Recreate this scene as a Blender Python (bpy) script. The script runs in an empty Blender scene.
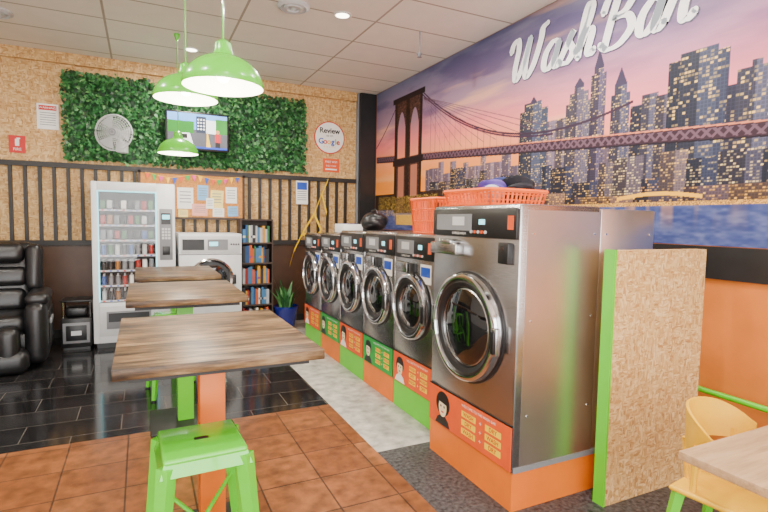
import bpy, bmesh, math, random
import numpy as np
from mathutils import Vector, Matrix
random.seed(7); np.random.seed(7)
SC=bpy.context.scene
# ------------------------------------------------------------ helpers
def lin(c):
    if isinstance(c,str):
        c=c.lstrip('#'); c=[int(c[i:i+2],16)/255 for i in (0,2,4)]
    return [((x/12.92) if x<=0.04045 else ((x+0.055)/1.055)**2.4) for x in c[:3]]+[1.0]
def newmat(name):
    m=bpy.data.materials.new(name); m.use_nodes=True
    nt=m.node_tree; return m,nt,nt.nodes['Principled BSDF']
def N(nt,t,**k):
    n=nt.nodes.new(t)
    for a,b in k.items(): setattr(n,a,b)
    return n
def coords(nt,scale=(1,1,1),rot=(0,0,0)):
    tc=N(nt,'ShaderNodeTexCoord'); mp=N(nt,'ShaderNodeMapping')
    mp.inputs['Scale'].default_value=scale; mp.inputs['Rotation'].default_value=rot
    nt.links.new(tc.outputs['Object'],mp.inputs['Vector']); return mp.outputs['Vector']
def ramp(nt,fac,stops):
    r=N(nt,'ShaderNodeValToRGB'); e=r.color_ramp.elements
    while len(e)<len(stops): e.new(0.5)
    for i,(p,c) in enumerate(stops): e[i].position=p; e[i].color=lin(c) if not isinstance(c,list) else c
    nt.links.new(fac,r.inputs['Fac']); return r.outputs['Color']
def pbr(name,col,rough=0.5,metal=0.0,var=0.08,scale=12,emit=0,bump=0.0,stretch=(1,1,1),coat=0,spec=None):
    m,nt,b=newmat(name); c=lin(col)
    v=coords(nt,stretch)
    nz=N(nt,'ShaderNodeTexNoise'); nz.inputs['Scale'].default_value=scale; nz.inputs['Detail'].default_value=4
    nt.links.new(v,nz.inputs['Vector'])
    lo=[x*(1-var) for x in c[:3]]+[1]; hi=[min(1,x*(1+var)) for x in c[:3]]+[1]
    col_o=ramp(nt,nz.outputs['Fac'],[(0.3,lo),(0.7,hi)])
    nt.links.new(col_o,b.inputs['Base Color'])
    b.inputs['Roughness'].default_value=rough; b.inputs['Metallic'].default_value=metal
    if coat: b.inputs['Coat Weight'].default_value=coat
    if spec is not None: b.inputs['Specular IOR Level'].default_value=spec
    if emit:
        nt.links.new(col_o,b.inputs['Emission Color']); b.inputs['Emission Strength'].default_value=emit
    if bump:
        bp=N(nt,'ShaderNodeBump'); bp.inputs['Strength'].default_value=bump; bp.inputs['Distance'].default_value=0.01
        nt.links.new(nz.outputs['Fac'],bp.inputs['Height']); nt.links.new(bp.outputs['Normal'],b.inputs['Normal'])
    return m
def osb(name,k=1.0):
    m,nt,b=newmat(name)
    def vor(sc,rot):
        v=coords(nt,sc,rot)
        nz=N(nt,'ShaderNodeTexNoise'); nz.inputs['Scale'].default_value=1.2
        nt.links.new(v,nz.inputs['Vector'])
        ad=N(nt,'ShaderNodeMixRGB'); ad.inputs[0].default_value=0.25
        nt.links.new(v,ad.inputs[1]); nt.links.new(nz.outputs['Color'],ad.inputs[2])
        vo=N(nt,'ShaderNodeTexVoronoi'); vo.inputs['Scale'].default_value=1
        nt.links.new(ad.outputs[0],vo.inputs['Vector'])
        sp=N(nt,'ShaderNodeSeparateColor'); nt.links.new(vo.outputs['Color'],sp.inputs[0]); return sp.outputs[0]
    st=[(0,'#a5753f'),(0.2,'#c09355'),(0.6,'#d0a86c'),(0.88,'#e2c28a'),(1,'#ae8049')]
    a=ramp(nt,vor((26*k,26*k,90*k),(0,0.5,0)),st); c=ramp(nt,vor((85*k,50*k,26*k),(0,0.3,0)),st)
    n2=N(nt,'ShaderNodeTexNoise'); n2.inputs['Scale'].default_value=20*k
    nt.links.new(coords(nt),n2.inputs['Vector'])
    r=ramp(nt,n2.outputs['Fac'],[(0.47,[0,0,0,1]),(0.53,[1,1,1,1])])
    mx=N(nt,'ShaderNodeMixRGB'); nt.links.new(r,mx.inputs[0]); nt.links.new(a,mx.inputs[1]); nt.links.new(c,mx.inputs[2])
    nt.links.new(mx.outputs[0],b.inputs['Base Color'])
    b.inputs['Roughness'].default_value=0.6
    return m
def brick(name,c1,c2,mort,w,h,offset,msize,rough,loc=(0,0,0),bump=0.3,nscale=6,nvar=0.35,rot=(0,0,0)):
    m,nt,b=newmat(name)
    v=coords(nt,rot=rot); nt.nodes['Mapping'].inputs['Location'].default_value=loc
    br=N(nt,'ShaderNodeTexBrick'); br.offset=offset; br.squash=1
    br.inputs['Scale'].default_value=1; br.inputs['Brick Width'].default_value=w; br.inputs['Row Height'].default_value=h
    br.inputs['Mortar Size'].default_value=msize; br.inputs['Mortar Smooth'].default_value=0.1
    br.inputs['Color1'].default_value=lin(c1); br.inputs['Color2'].default_value=lin(c2); br.inputs['Mortar'].default_value=lin(mort)
    nt.links.new(v,br.inputs['Vector'])
    nz=N(nt,'ShaderNodeTexNoise'); nz.inputs['Scale'].default_value=nscale; nz.inputs['Detail'].default_value=6
    nt.links.new(v,nz.inputs['Vector'])
    k=ramp(nt,nz.outputs['Fac'],[(0.3,[1-nvar]*3+[1]),(0.7,[1,1,1,1])])
    mx=N(nt,'ShaderNodeMixRGB',blend_type='MULTIPLY'); mx.inputs[0].default_value=1
    nt.links.new(br.outputs['Color'],mx.inputs[1]); nt.links.new(k,mx.inputs[2])
    nt.links.new(mx.outputs[0],b.inputs['Base Color']); b.inputs['Roughness'].default_value=rough
    if bump:
        bp=N(nt,'ShaderNodeBump',invert=True); bp.inputs['Strength'].default_value=bump; bp.inputs['Distance'].default_value=0.004
        nt.links.new(br.outputs['Fac'],bp.inputs['Height']); nt.links.new(bp.outputs['Normal'],b.inputs['Normal'])
    return m
def glassmat(name,fac=0.1,tint=(1,1,1,1)):
    m=bpy.data.materials.new(name); m.use_nodes=True; nt=m.node_tree
    nt.nodes.remove(nt.nodes['Principled BSDF']); o=nt.nodes['Material Output']
    t=N(nt,'ShaderNodeBsdfTransparent'); t.inputs[0].default_value=tint
    g=N(nt,'ShaderNodeBsdfGlossy'); g.inputs['Roughness'].default_value=0.03
    mx=N(nt,'ShaderNodeMixShader'); mx.inputs[0].default_value=fac
    nt.links.new(t.outputs[0],mx.inputs[1]); nt.links.new(g.outputs[0],mx.inputs[2]); nt.links.new(mx.outputs[0],o.inputs[0])
    return m

class B:
    def __init__(s): s.V=[];s.F=[];s.M=[];s.S=[];s.mats=[]
    def mi(s,m):
        if m not in s.mats: s.mats.append(m)
        return s.mats.index(m)
    def add(s,vs,fs,mat,smooth=False):
        o=len(s.V); i=s.mi(mat)
        s.V.extend([tuple(v) for v in vs])
        for f in fs:
            s.F.append([a+o for a in f]); s.M.append(i); s.S.append(smooth)
    def box(s,mat,c,d,bev=0,seg=2,rot=None,smooth=False):
        bm=bmesh.new(); bmesh.ops.create_cube(bm,size=1)
        for v in bm.verts: v.co=Vector((v.co.x*d[0],v.co.y*d[1],v.co.z*d[2]))
        if bev: bmesh.ops.bevel(bm,geom=list(bm.edges),offset=min(bev,min(d)*0.49),segments=seg,affect='EDGES',profile=0.5)
        R=Matrix.Identity(3) if rot is None else (Matrix.Rotation(rot[2],3,'Z')@Matrix.Rotation(rot[1],3,'Y')@Matrix.Rotation(rot[0],3,'X'))
        bm.verts.index_update()
        s.add([R@v.co+Vector(c) for v in bm.verts],[[v.index for v in f.verts] for f in bm.faces],mat,smooth or (bev>0 and seg>2)); bm.free()
    def bx(s,mat,x0,x1,y0,y1,z0,z1,bev=0,seg=2):
        s.box(mat,((x0+x1)/2,(y0+y1)/2,(z0+z1)/2),(abs(x1-x0),abs(y1-y0),abs(z1-z0)),bev,seg)
    def lathe(s,mat,c,axis,prof,n=32,smooth=True,scale=(1,1)):
        a=Vector(axis).normalized(); q=a.to_track_quat('Z','Y').to_matrix()
        vs=[];fs=[]
        for r,h in prof:
            for i in range(n):
                t=2*math.pi*i/n; vs.append(q@Vector((r*math.cos(t)*scale[0],r*math.sin(t)*scale[1],h))+Vector(c))
        for j in range(len(prof)-1):
            for i in range(n):
                k=(i+1)%n; fs.append([j*n+i,j*n+k,(j+1)*n+k,(j+1)*n+i])
        s.add(vs,fs,mat,smooth)
    def cyl(s,mat,p0,p1,r0,r1=None,n=20,smooth=True,spin=0):
        r1=r0 if r1 is None else r1
        p0=Vector(p0);p1=Vector(p1); a=(p1-p0); q=a.to_track_quat('Z','Y').to_matrix()
        vs=[]
        for p,r in((p0,r0),(p1,r1)):
            for i in range(n):
                t=2*math.pi*i/n+spin; vs.append(q@Vector((r*math.cos(t),r*math.sin(t),0))+p)
        s.add(vs,[[i,(i+1)%n,n+(i+1)%n,n+i] for i in range(n)],mat,smooth and n>6)
        s.add(vs,[list(range(n))[::-1],list(range(n,2*n))],mat,False)
    def tube(s,mat,pts,r,n=8,closed=False):
        pts=[Vector(p) for p in pts]; vs=[];fs=[]; L=len(pts); up=Vector((0.03,0.02,1)).normalized()
        for i,p in enumerate(pts):
            if closed: d=pts[(i+1)%L]-pts[i-1]
            else: d=pts[min(i+1,L-1)]-pts[max(i-1,0)]
            d.normalize(); x=d.cross(up)
            if x.length<0.05: x=d.cross(Vector((1,0,0)))
            x.normalize(); y=d.cross(x)
            rr=r[i] if isinstance(r,(list,tuple)) else r
            for k in range(n):
                t=2*math.pi*k/n; vs.append(p+x*math.cos(t)*rr+y*math.sin(t)*rr)
        R=range(L if closed else L-1)
        for i in R:
            j=(i+1)%L
            for k in range(n):
                k2=(k+1)%n; fs.append([i*n+k,i*n+k2,j*n+k2,j*n+k])
        s.add(vs,fs,mat,True)
    def frustum(s,mat,c,w0,w1,z0,z1):
        vs=[]
        for w,z in((w0,z0),(w1,z1)):
            for a,b in((-1,-1),(1,-1),(1,1),(-1,1)): vs.append((c[0]+a*w[0]/2,c[1]+b*w[1]/2,z))
        s.add(vs,[[3,2,1,0],[4,5,6,7],[0,1,5,4],[1,2,6,5],[2,3,7,6],[3,0,4,7]],mat)
    def quad(s,mat,pts): s.add(pts,[list(range(len(pts)))],mat)
    def disc(s,mat,c,axis,r,n=32):
        q=Vector(axis).normalized().to_track_quat('Z','Y').to_matrix()
        s.add([q@Vector((r*math.cos(2*math.pi*i/n),r*math.sin(2*math.pi*i/n),0))+Vector(c) for i in range(n)],[list(range(n))],mat)
    def text(s,mat,txt,org,size,xa,ya,align='CENTER',shear=0,off=0.0):
        cu=bpy.data.curves.new('t','FONT'); cu.body=txt; cu.size=size; cu.align_x=align; cu.align_y='CENTER'; cu.shear=shear; cu.offset=off; cu.resolution_u=3
        o=bpy.data.objects.new('t',cu); SC.collection.objects.link(o)
        dg=bpy.context.evaluated_depsgraph_get(); me=o.evaluated_get(dg).to_mesh()
        xa=Vector(xa);ya=Vector(ya)
        s.add([Vector(org)+xa*v.co.x+ya*v.co.y for v in me.vertices],[list(p.vertices) for p in me.polygons],mat)
        o.evaluated_get(dg).to_mesh_clear(); bpy.data.objects.remove(o); bpy.data.curves.remove(cu)
    def blob(s,mat,c,d,seed=0,amp=0.2):
        bm=bmesh.new(); bmesh.ops.create_icosphere(bm,subdivisions=4,radius=0.5)
        rs=random.Random(seed); ph=[(rs.uniform(3,14),rs.uniform(3,14),rs.uniform(3,14),rs.uniform(0,6)) for _ in range(6)]
        vs=[]
        for v in bm.verts:
            k=1+amp*sum(math.sin(p[0]*v.co.x+p[1]*v.co.y+p[2]*v.co.z+p[3]) for p in ph)/3
            vs.append((c[0]+v.co.x*d[0]*k,c[1]+v.co.y*d[1]*k,c[2]+v.co.z*d[2]*k))
        bm.verts.index_update(); s.add(vs,[[v.index for v in f.verts] for f in bm.faces],mat,True); bm.free()
    def done(s,name,loc=(0,0,0),rz=0,sharp=38,parent=None):
        me=bpy.data.meshes.new(name); me.from_pydata(s.V,[],s.F)
        for m in s.mats: me.materials.append(m)
        me.polygons.foreach_set('material_index',s.M); me.polygons.foreach_set('use_smooth',s.S)
        me.update()
        try: me.set_sharp_from_angle(angle=math.radians(sharp))
        except Exception: pass
        o=bpy.data.objects.new(name,me); SC.collection.objects.link(o); o.location=loc; o.rotation_euler=(0,0,rz)
        if parent: o.parent=parent
        return o

# ------------------------------------------------------------ constants
RX=3.30; BY=7.25; CH=3.45; LX=-3.6; FY=-2.2
# ------------------------------------------------------------ materials
M_osb=osb('osb'); M_osb2=osb('osb_light',1.6)
M_ceil=brick('ceiling_tiles','#f1eade','#ebe3d6','#aba08f',1.2,0.6,0.0,0.012,0.8,nvar=0.05,bump=0.2,loc=(0.3,0.2,0))
M_dark=brick('dark_tiles','#1a1a1c','#2b2a2b','#6d675f',0.6,0.3,0.5,0.003,0.12,nvar=0.3,loc=(0.15,0.0,0))
M_terra=brick('terracotta','#ab6c3e','#92562e','#57392a',0.34,0.34,0.0,0.005,0.30,nvar=0.6,nscale=12,loc=(0.1,0.03,0))
M_conc=pbr('concrete','#b0aca2',0.6,var=0.4,scale=10,bump=0.1)
M_asph=pbr('dark_screed','#404042',0.5,var=0.88,scale=45,bump=0.3)
M_white=pbr('white_paint','#e8e6e2',0.6,var=0.03)
M_orangewall=pbr('orange_paint','#d4762a',0.5,var=0.14,scale=3)
M_black=pbr('black_plastic','#141416',0.4,var=0.2)
M_blackmetal=pbr('black_timber','#1d1b1a',0.5,var=0.2)
M_steel=pbr('brushed_steel','#b2b1b1',0.25,1.0,var=0.14,scale=30,stretch=(0.5,0.5,12))
M_steel2=pbr('steel_side','#d4d3d2',0.33,1.0,var=0.14,scale=1.6)  # lighter than the front steel: bright reflections put into the side colour
M_chrome=pbr('chrome','#e0e0e2',0.12,1.0,var=0.03)
M_gasket=pbr('gasket','#1a1a1c',0.35,var=0.1)
M_dglass=pbr('door_glass','#0b0d10',0.05,0,var=0.4,scale=5,coat=1)
M_green=pbr('green_paint','#62cc14',0.35,var=0.06,scale=4)
M_orange=pbr('orange_board','#e8730e',0.45,var=0.08,scale=4)
M_lampgreen=pbr('lamp_green','#5ccc22',0.25,var=0.03,coat=0.4)
M_yellow=pbr('yellow_paint','#f0b800',0.4,var=0.06)
M_sigy=pbr('sign_yellow','#ffd400',0.5,var=0.03)
M_signo=pbr('sign_orange','#e2551a',0.5,var=0.05)
M_signg=pbr('sign_green','#1c9c3c',0.5,var=0.05)
M_cream=pbr('cream','#f3e0b4',0.6,var=0.02)
M_paper=pbr('paper','#f2f0ea',0.6,var=0.02)
M_red=pbr('red','#c8140c',0.5,var=0.03)
M_blue=pbr('blue','#1046b4',0.5,var=0.05)
M_bluepot=pbr('blue_pot','#101f7c',0.2,var=0.1,coat=0.5)
M_grey=pbr('grey','#7d7f83',0.5,var=0.05)
M_lgrey=pbr('light_grey','#c9cbcc',0.45,var=0.03)
M_vend=pbr('vending_white','#dcdfe0',0.35,var=0.03)
M_brownw=brick('wainscot','#5a3a24','#4a2f1c','#1c130e',3.0,0.14,0.0,0.004,0.45,nvar=0.3,rot=(0,math.radians(90),0))
M_cork=pbr('cork','#c8853c',0.8,var=0.25,scale=60)
M_leather=pbr('black_leather','#161618',0.33,var=0.2,scale=40,bump=0.15)
M_basket=pbr('basket_orange','#f26412',0.4,var=0.05)
M_emit=pbr('lamp_glow','#fff4dd',0.5,emit=12,var=0.0)
M_led=pbr('led_cyan','#8eeaf8',0.5,emit=1.6,var=0.0)
M_inwhite=pbr('shade_inside','#fbfbf2',0.4,var=0.01,emit=0.6)
def woodmat(name,dark,mid,light,row=0.13,rough=0.35,long=(3,34,34),k0=.85):
    m,nt,b=newmat(name)
    v=coords(nt,long); nz=N(nt,'ShaderNodeTexNoise'); nz.inputs['Scale'].default_value=1.3; nz.inputs['Detail'].default_value=8; nz.inputs['Roughness'].default_value=0.7
    nt.links.new(v,nz.inputs['Vector'])
    c=ramp(nt,nz.outputs['Fac'],[(0.32,dark),(0.48,mid),(0.66,light)])
    n3=N(nt,'ShaderNodeTexNoise'); n3.inputs['Scale'].default_value=7; n3.inputs['Detail'].default_value=8; nt.links.new(coords(nt,(.6,1.6,1)),n3.inputs['Vector'])
    k=ramp(nt,n3.outputs['Fac'],[(0.38,[0.25,0.22,0.2,1]),(0.57,[1,1,1,1])])
    mx=N(nt,'ShaderNodeMixRGB',blend_type='MULTIPLY'); mx.inputs[0].default_value=k0
    nt.links.new(c,mx.inputs[1]); nt.links.new(k,mx.inputs[2])
    out=mx.outputs[0]
    if row:
        br=N(nt,'ShaderNodeTexBrick'); br.offset=0; br.inputs['Scale'].default_value=1; br.inputs['Brick Width'].default_value=9; br.inputs['Row Height'].default_value=row
        br.inputs['Mortar Size'].default_value=0.004; br.inputs['Color1'].default_value=(1,1,1,1); br.inputs['Color2'].default_value=(.6,.6,.6,1); br.inputs['Mortar'].default_value=(.05,.04,.03,1)
        vv=coords(nt); vv.node.inputs['Location'].default_value=(4.4,.03,0)
        nt.links.new(vv,br.inputs['Vector'])
        m2=N(nt,'ShaderNodeMixRGB',blend_type='MULTIPLY'); m2.inputs[0].default_value=1
        nt.links.new(out,m2.inputs[1]); nt.links.new(br.outputs['Color'],m2.inputs[2]); out=m2.outputs[0]
    nt.links.new(out,b.inputs['Base Color']); b.inputs['Roughness'].default_value=rough; b.inputs['Specular IOR Level'].default_value=.35
    return m
M_table=woodmat('table_wood','#37271a','#80613f','#b39770',0.125,0.38)
M_ltable=woodmat('light_table_wood','#a58562','#bd9a72','#cbab85',0,0.4,(3,30,30),.15)
M_shelf=pbr('shelf_wood','#3a2a20',0.5,var=0.2,stretch=(1,1,8))

# ------------------------------------------------------------ room shell
b=B(); b.bx(M_dark,LX,1.36,3.78,BY+.1,-0.1,0); b.done('floor')
b=B(); b.bx(M_terra,LX,1.36,FY,3.78,-0.1,0); b.done('floor')
b=B(); b.bx(M_conc,1.36,RX,2.85,BY+.1,-0.1,0); b.done('floor')
b=B(); b.bx(M_asph,1.36,RX,FY,2.85,-0.1,0); b.done('floor')
b=B(); b.bx(M_ceil,LX,RX,FY,BY+.1,CH,CH+.1); b.done('ceiling')
b=B(); b.bx(M_osb,LX,RX,BY,BY+.1,0,CH); b.done('wall_back')
b=B(); b.bx(M_orangewall,RX,RX+.1,FY,BY+.1,0,CH); b.done('wall_right')
b=B(); b.bx(M_white,LX-.1,LX,FY,BY+.1,0,CH); b.done('wall_left')
b=B(); b.bx(M_white,LX,RX,FY-.1,FY,3.05,CH); b.bx(M_white,LX,RX,FY-.1,FY,0,0.25)
b.bx(M_white,LX,-3.2,FY-.1,FY,.25,3.05); b.bx(M_white,3.1,RX,FY-.1,FY,.25,3.05); b.done('wall_front')
b=B()
for x in(-3.17,-1.1,1.0,3.07): b.bx(M_blackmetal,x-.03,x+.03,FY-.08,FY-.02,.25,3.05)
b.bx(M_blackmetal,-3.14,3.04,FY-.08,FY-.02,.25,.31); b.bx(M_blackmetal,-3.14,3.04,FY-.08,FY-.02,2.99,3.05); b.done('window_1')
BW=BY-.002
b=B(); b.bx(M_brownw,LX,3.0,BW-.03,BW,0.1,1.13); b.done('trim_1')
b=B(); b.bx(M_blackmetal,LX,3.0,BW-.04,BW,0,0.1); b.done('baseboard_back')
b=B(); b.bx(M_blackmetal,LX+.01,2.99,BW-.06,BW,2.08,2.14); b.bx(M_blackmetal,LX+.01,2.99,BW-.06,BW,1.135,1.2)
x=LX+.05
while x<2.97:
    b.bx(M_blackmetal,x-.018,x+.018,BW-.045,BW,1.2,2.08); x+=.145
b.done('slatted_screen')
b=B(); b.bx(M_black,3.03,3.29,BW-.12,BW,0,3.44); b.bx(M_grey,3.0,3.03,BW-.05,BW,0,3.44); b.done('corner_column')
b=B(); b.bx(M_osb,LX,2.99,BW-.05,BW,3.32,CH-.002); b.done('trim_2')
b=B(); b.bx(M_blackmetal,RX-.02,RX,FY,BY-.13,1.17,1.375); b.done('trim_3')
b=B(); b.bx(M_blackmetal,RX-.015,RX,FY,1.7,0,.1); b.done('baseboard_right')

# ------------------------------------------------------------ mural
def vnoise(shape,cx,cy):
    g=np.random.rand(cy+2,cx+2); H,W=shape
    ys=np.linspace(0,cy,H); xs=np.linspace(0,cx,W)
    y0=ys.astype(int);x0=xs.astype(int);fy=(ys-y0)[:,None];fx=(xs-x0)[None,:]
    fy=fy*fy*(3-2*fy);fx=fx*fx*(3-2*fx)
    return (g[y0][:,x0]*(1-fy)*(1-fx)+g[y0+1][:,x0]*fy*(1-fx)+g[y0][:,x0+1]*(1-fy)*fx+g[y0+1][:,x0+1]*fy*fx)
MY0,MY1,MZ0,MZ1=7.12,0.6,1.38,3.445
step=0.0048
W=int((MY0-MY1)/step);H=int((MZ1-MZ0)/step)
Y=np.linspace(MY0,MY1,W)[None,:].repeat(H,0); Z=np.linspace(MZ0,MZ1,H)[:,None].repeat(W,1)
def mix(a,b_,t): return a*(1-t[...,None])+b_*t[...,None]
c_=lambda h:np.array([int(h[i:i+2],16)/255 for i in(1,3,5)])
O1=np.ones((H,W,3))
def grad(stops):
    out=O1*c_(stops[0][1])
    for (z0,_),(z1,c) in zip(stops[:-1],stops[1:]): out=mix(out,O1*c_(c),np.clip((Z-z0)/(z1-z0),0,1))
    return out
sl=grad([(2.05,'#ff9c50'),(2.35,'#ffa47c'),(2.62,'#ee9090'),(2.9,'#a98c9e'),(3.4,'#7a7b96')])
sr=grad([(2.05,'#ff9a80'),(2.4,'#f0909a'),(2.72,'#c08ea8'),(3.0,'#9c8ca6'),(3.4,'#85849c')])
A=mix(sl,sr,np.clip((4.6-Y)/2.3,0,1))
cl=sum(vnoise((H,W),int(6*2**k),int(9*2**k))*0.5**k for k in range(6))/1.97
A=mix(A,A*np.array([.70,.70,.80]),np.clip((cl-.48)*5,0,1)*.8*np.clip((Z-2.4)/.5,0,1))
cl2=sum(vnoise((H,W),int(5*2**k),int(14*2**k))*0.5**k for k in range(5))/1.94
A=mix(A,O1*c_('#ffc49c'),np.clip((cl2-.55)*5,0,1)*.5)
def rng(y0,y1,z0,z1):
    j0=int((MY0-y0)/step);j1=int((MY0-y1)/step);i0=int((z0-MZ0)/step);i1=int((z1-MZ0)/step)
    return max(0,i0),min(H,i1),max(0,j0),min(W,j1)
def bldg(y0,y1,ztop,col,lit=0.35,zb=1.62,warm='#ffd88a',cw=4,chh=4,haze=0.0):
    i0,i1,j0,j1=rng(y0,y1,zb,ztop)
    if i1<=i0 or j1<=j0: return
    c=c_(col); c=(c*.6+c.mean()*.4)*.80; I,J=np.mgrid[i0:i1,j0:j1]
    u=(J-j0)/(j1-j0+1)
    g=np.ones(I.shape+(3,))*c*(0.8+.4*(u>rs.uniform(.25,.7))+.1*((I-i0)/(i1-i0)))[...,None]
    g*=np.where((I%chh==0)|(J%cw==0),1.12,.95)[...,None]
    R=np.random.rand(H//chh+2,W//cw+2); fl=np.random.rand(H//chh+2)
    r=R[I//chh,J//cw]; lrow=lit*(0.35+1.3*fl[I//chh]); on=(r<lrow)&(I%chh>1)&(J%cw!=0)
    inten=(0.3+0.7*np.random.rand(H//chh+2,W//cw+2)**1.5)[I//chh,J//cw]
    g=np.where(on[...,None],mix(g,np.ones_like(g)*c_(warm),inten),g)
    if haze: g=g*(1-haze)+c_('#b88a94')*haze
    A[i0:i1,j0:j1]=g
WL=1.66
rs=random.Random(3)
y=5.6
while y>0.6:
    w=rs.uniform(.07,.18); bldg(y,y-w,rs.uniform(2.05,2.3)+(0.12 if y<3.9 else -.02),rs.choice(['#6a6480','#756a86','#5c5c7c','#7f7084']),.2,haze=.22); y-=w*.9
tall=[(3.84,3.47,2.56,'#3f4864'),(3.78,3.55,2.63,'#4c5474'),(3.36,3.25,2.42,'#6a5c72'),(3.26,2.96,2.52,'#5a556e'),(3.22,3.02,2.60,'#665c74'),(3.17,3.07,2.66,'#5e5570'),(3.0,2.85,2.70,'#54496a'),(2.97,2.88,2.76,'#5c5072'),
(2.80,2.63,2.50,'#4a4a6c'),(2.77,2.66,2.58,'#565472'),(2.62,2.42,2.38,'#3f4260'),(2.53,2.40,2.45,'#575470'),(2.42,2.30,2.42,'#575068'),(2.33,1.93,2.62,'#3b4260'),(2.25,2.0,2.66,'#454c6a'),(1.94,1.66,2.38,'#48496c'),(1.88,1.7,2.46,'#585876'),(1.8,1.74,2.50,'#585876'),(1.6,1.35,2.6,'#454a6c'),(1.3,1.0,2.4,'#4a4a6c'),(.95,.65,2.7,'#404660')]
for q in tall: bldg(*q,lit=.36,cw=4 if q[1]>2 else 5,chh=4 if q[1]>2 else 5)
for yc,z0,z1,wd in((2.925,2.76,2.90,.045),(2.715,2.58,2.70,.05),(3.12,2.66,2.72,.05),(3.66,2.63,2.68,.04)):
    k=np.clip((z1-Z)/(z1-z0),0,1)*wd
    A[(np.abs(Y-yc)<k)&(Z>z0-.02)&(Z<z1)]=c_('#463f54')
y=5.5
while y>0.6:
    w=rs.uniform(.12,.34); bldg(y,y-w,rs.uniform(1.84,2.14),rs.choice(['#363a58','#45435c','#5c5060','#333a58','#705c64']),rs.uniform(.35,.55),warm=rs.choice(['#ffd27a','#ffe4a8','#ffbf66'])); y-=w*.95
y=5.5
while y>0.6:
    w=rs.uniform(.15,.5); bldg(y,y-w,rs.uniform(1.69,1.78),rs.choice(['#5a4652','#453c4c','#7a5a50']),.5,warm='#ffc660'); y-=w
i0,i1,j0,j1=rng(7.12,5.2,1.55,1.9); A[i0:i1,j0:j1]=c_('#40322c')*(.7+.5*vnoise((i1-i0,j1-j0),60,20)[...,None])
zd=2.34-(5.6-Y)*0.066
m=(np.abs(Z-zd)<.042)&(Y<7.1); A[m]=c_('#40303a')
tr=(np.abs(Z-zd)<.03)&((np.mod(Y*14+Z*14,1)<.35)|(np.mod(Y*14-Z*14,1)<.35)); A[tr&(Y<7.1)]=c_('#705a66')
m=(np.abs(Z-zd-.045)<.006)&(Y<7.1); A[m]=c_('#d08a70')
m=(np.abs(Z-zd+.045)<.005)&(Y<7.1); A[m]=c_('#241c28')
def cable(ya,za,yb,zb_,sag,w,col):
    tt=np.clip((ya-Y)/(ya-yb),0,1); zc=za+(zb_-za)*tt-sag*4*tt*(1-tt)
    A[(np.abs(Z-zc)<w)&(Y<ya)&(Y>yb)]=c_(col); return zc
zc=cable(5.75,3.2,2.6,2.42,.38,.010,'#3e3040')
sus=(np.mod(Y,0.11)<.006)&(Y<5.6)&(Y>2.7)&(Z<zc)&(Z>zd); A[sus]=A[sus]*.6+c_('#3a2c44')*.4
cable(5.75,3.16,3.4,2.30,.20,.009,'#433044')
for k in range(10): cable(5.7,3.1,5.2-k*.2,2.36,.0,.003,'#604a5a')
cable(7.12,2.62,6.4,3.18,.03,.010,'#3a2c40')
wm=Z<WL
wn=vnoise((H,W),90,90)*.5+vnoise((H,W),200,160)*.3+vnoise((H,W),14,10)*.2
wat=mix(O1*c_('#424c78'),O1*c_('#7c81a4'),np.clip((wn-.3)*1.3,0,1))
rf=vnoise((H,W),110,3); wat=mix(wat,O1*c_('#f0a870'),np.clip((rf-.6)*2.5,0,1)*np.clip((Z-1.46)/.2,0,1)*.7)
A[wm]=wat[wm]
i0,i1,j0,j1=rng(5.5,.6,WL-.012,WL+.015); A[i0:i1,j0:j1]=c_('#ffc878')*(.45+.55*np.random.rand(i1-i0,j1-j0,1))
tw=(Y<6.5)&(Y>5.72)&(Z>1.62)&(Z<3.2); nz=vnoise((H,W),300,200)
tc_=mix(O1*c_('#33262a'),O1*c_('#7c5a4c'),nz*.8)
edge=((Y>6.42)|((Y<6.16)&(Y>6.06))|(Y<5.78)); tc_=mix(tc_,tc_*.6,edge*1.0)
A[tw]=tc_[tw]
A[(Y<6.56)&(Y>5.66)&(np.abs(Z-3.2)<.035)]=c_('#261c24'); A[(Y<6.54)&(Y>5.68)&(np.abs(Z-2.33)<.045)]=c_('#261c24')
for yc in(6.29,5.92):
    hw=.11; arch=(np.abs(Y-yc)<hw*np.clip((3.02-Z)/.22,0,1)**.5)&(Z>2.39)&(Z<3.02); A[arch]=sl[arch]*.95
    arch=(np.abs(Y-yc)<.09)&(Z>1.85)&(Z<2.27); A[arch]=c_('#b07a68')
rr=np.random.rand(H,W); lp=(Y<7.0)&(Y>5.3)&(Z>1.58)&(Z<1.86)&(rr<.14); A[lp]=c_('#ffd070')
i0,i1,j0,j1=rng(6.4,5.7,1.46,1.60); A[i0:i1,j0:j1]=c_('#f7c870')*(.7+.3*np.random.rand(i1-i0,j1-j0,1))
A[(Y>2.05)&(Y<2.7)&(np.abs(Z-1.70-.03*np.sin((Y-2.05)/.65*3.14))<.014)]=c_('#ffb848')
lum=A.mean(2,keepdims=True); A=lum+(A-lum)*1.16; A=(A-.5)*1.1+.475
A=np.clip(A,0,1); L=np.where(A<=.04045,A/12.92,((A+.055)/1.055)**2.4)
me=bpy.data.meshes.new('mural'); nv=H*W
co=np.empty((nv,3),np.float32); co[:,0]=RX-.006; co[:,1]=Y.ravel(); co[:,2]=Z.ravel()
I,J=np.mgrid[0:H-1,0:W-1]; a=(I*W+J).ravel(); q=np.stack([a,a+W,a+W+1,a+1],1).astype(np.int32); nf=len(q)
me.vertices.add(nv); me.vertices.foreach_set('co',co.ravel()); me.loops.add(nf*4); me.loops.foreach_set('vertex_index',q.ravel())
me.polygons.add(nf); me.polygons.foreach_set('loop_start',np.arange(0,nf*4,4,dtype=np.int32)); me.update(calc_edges=True)
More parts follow.
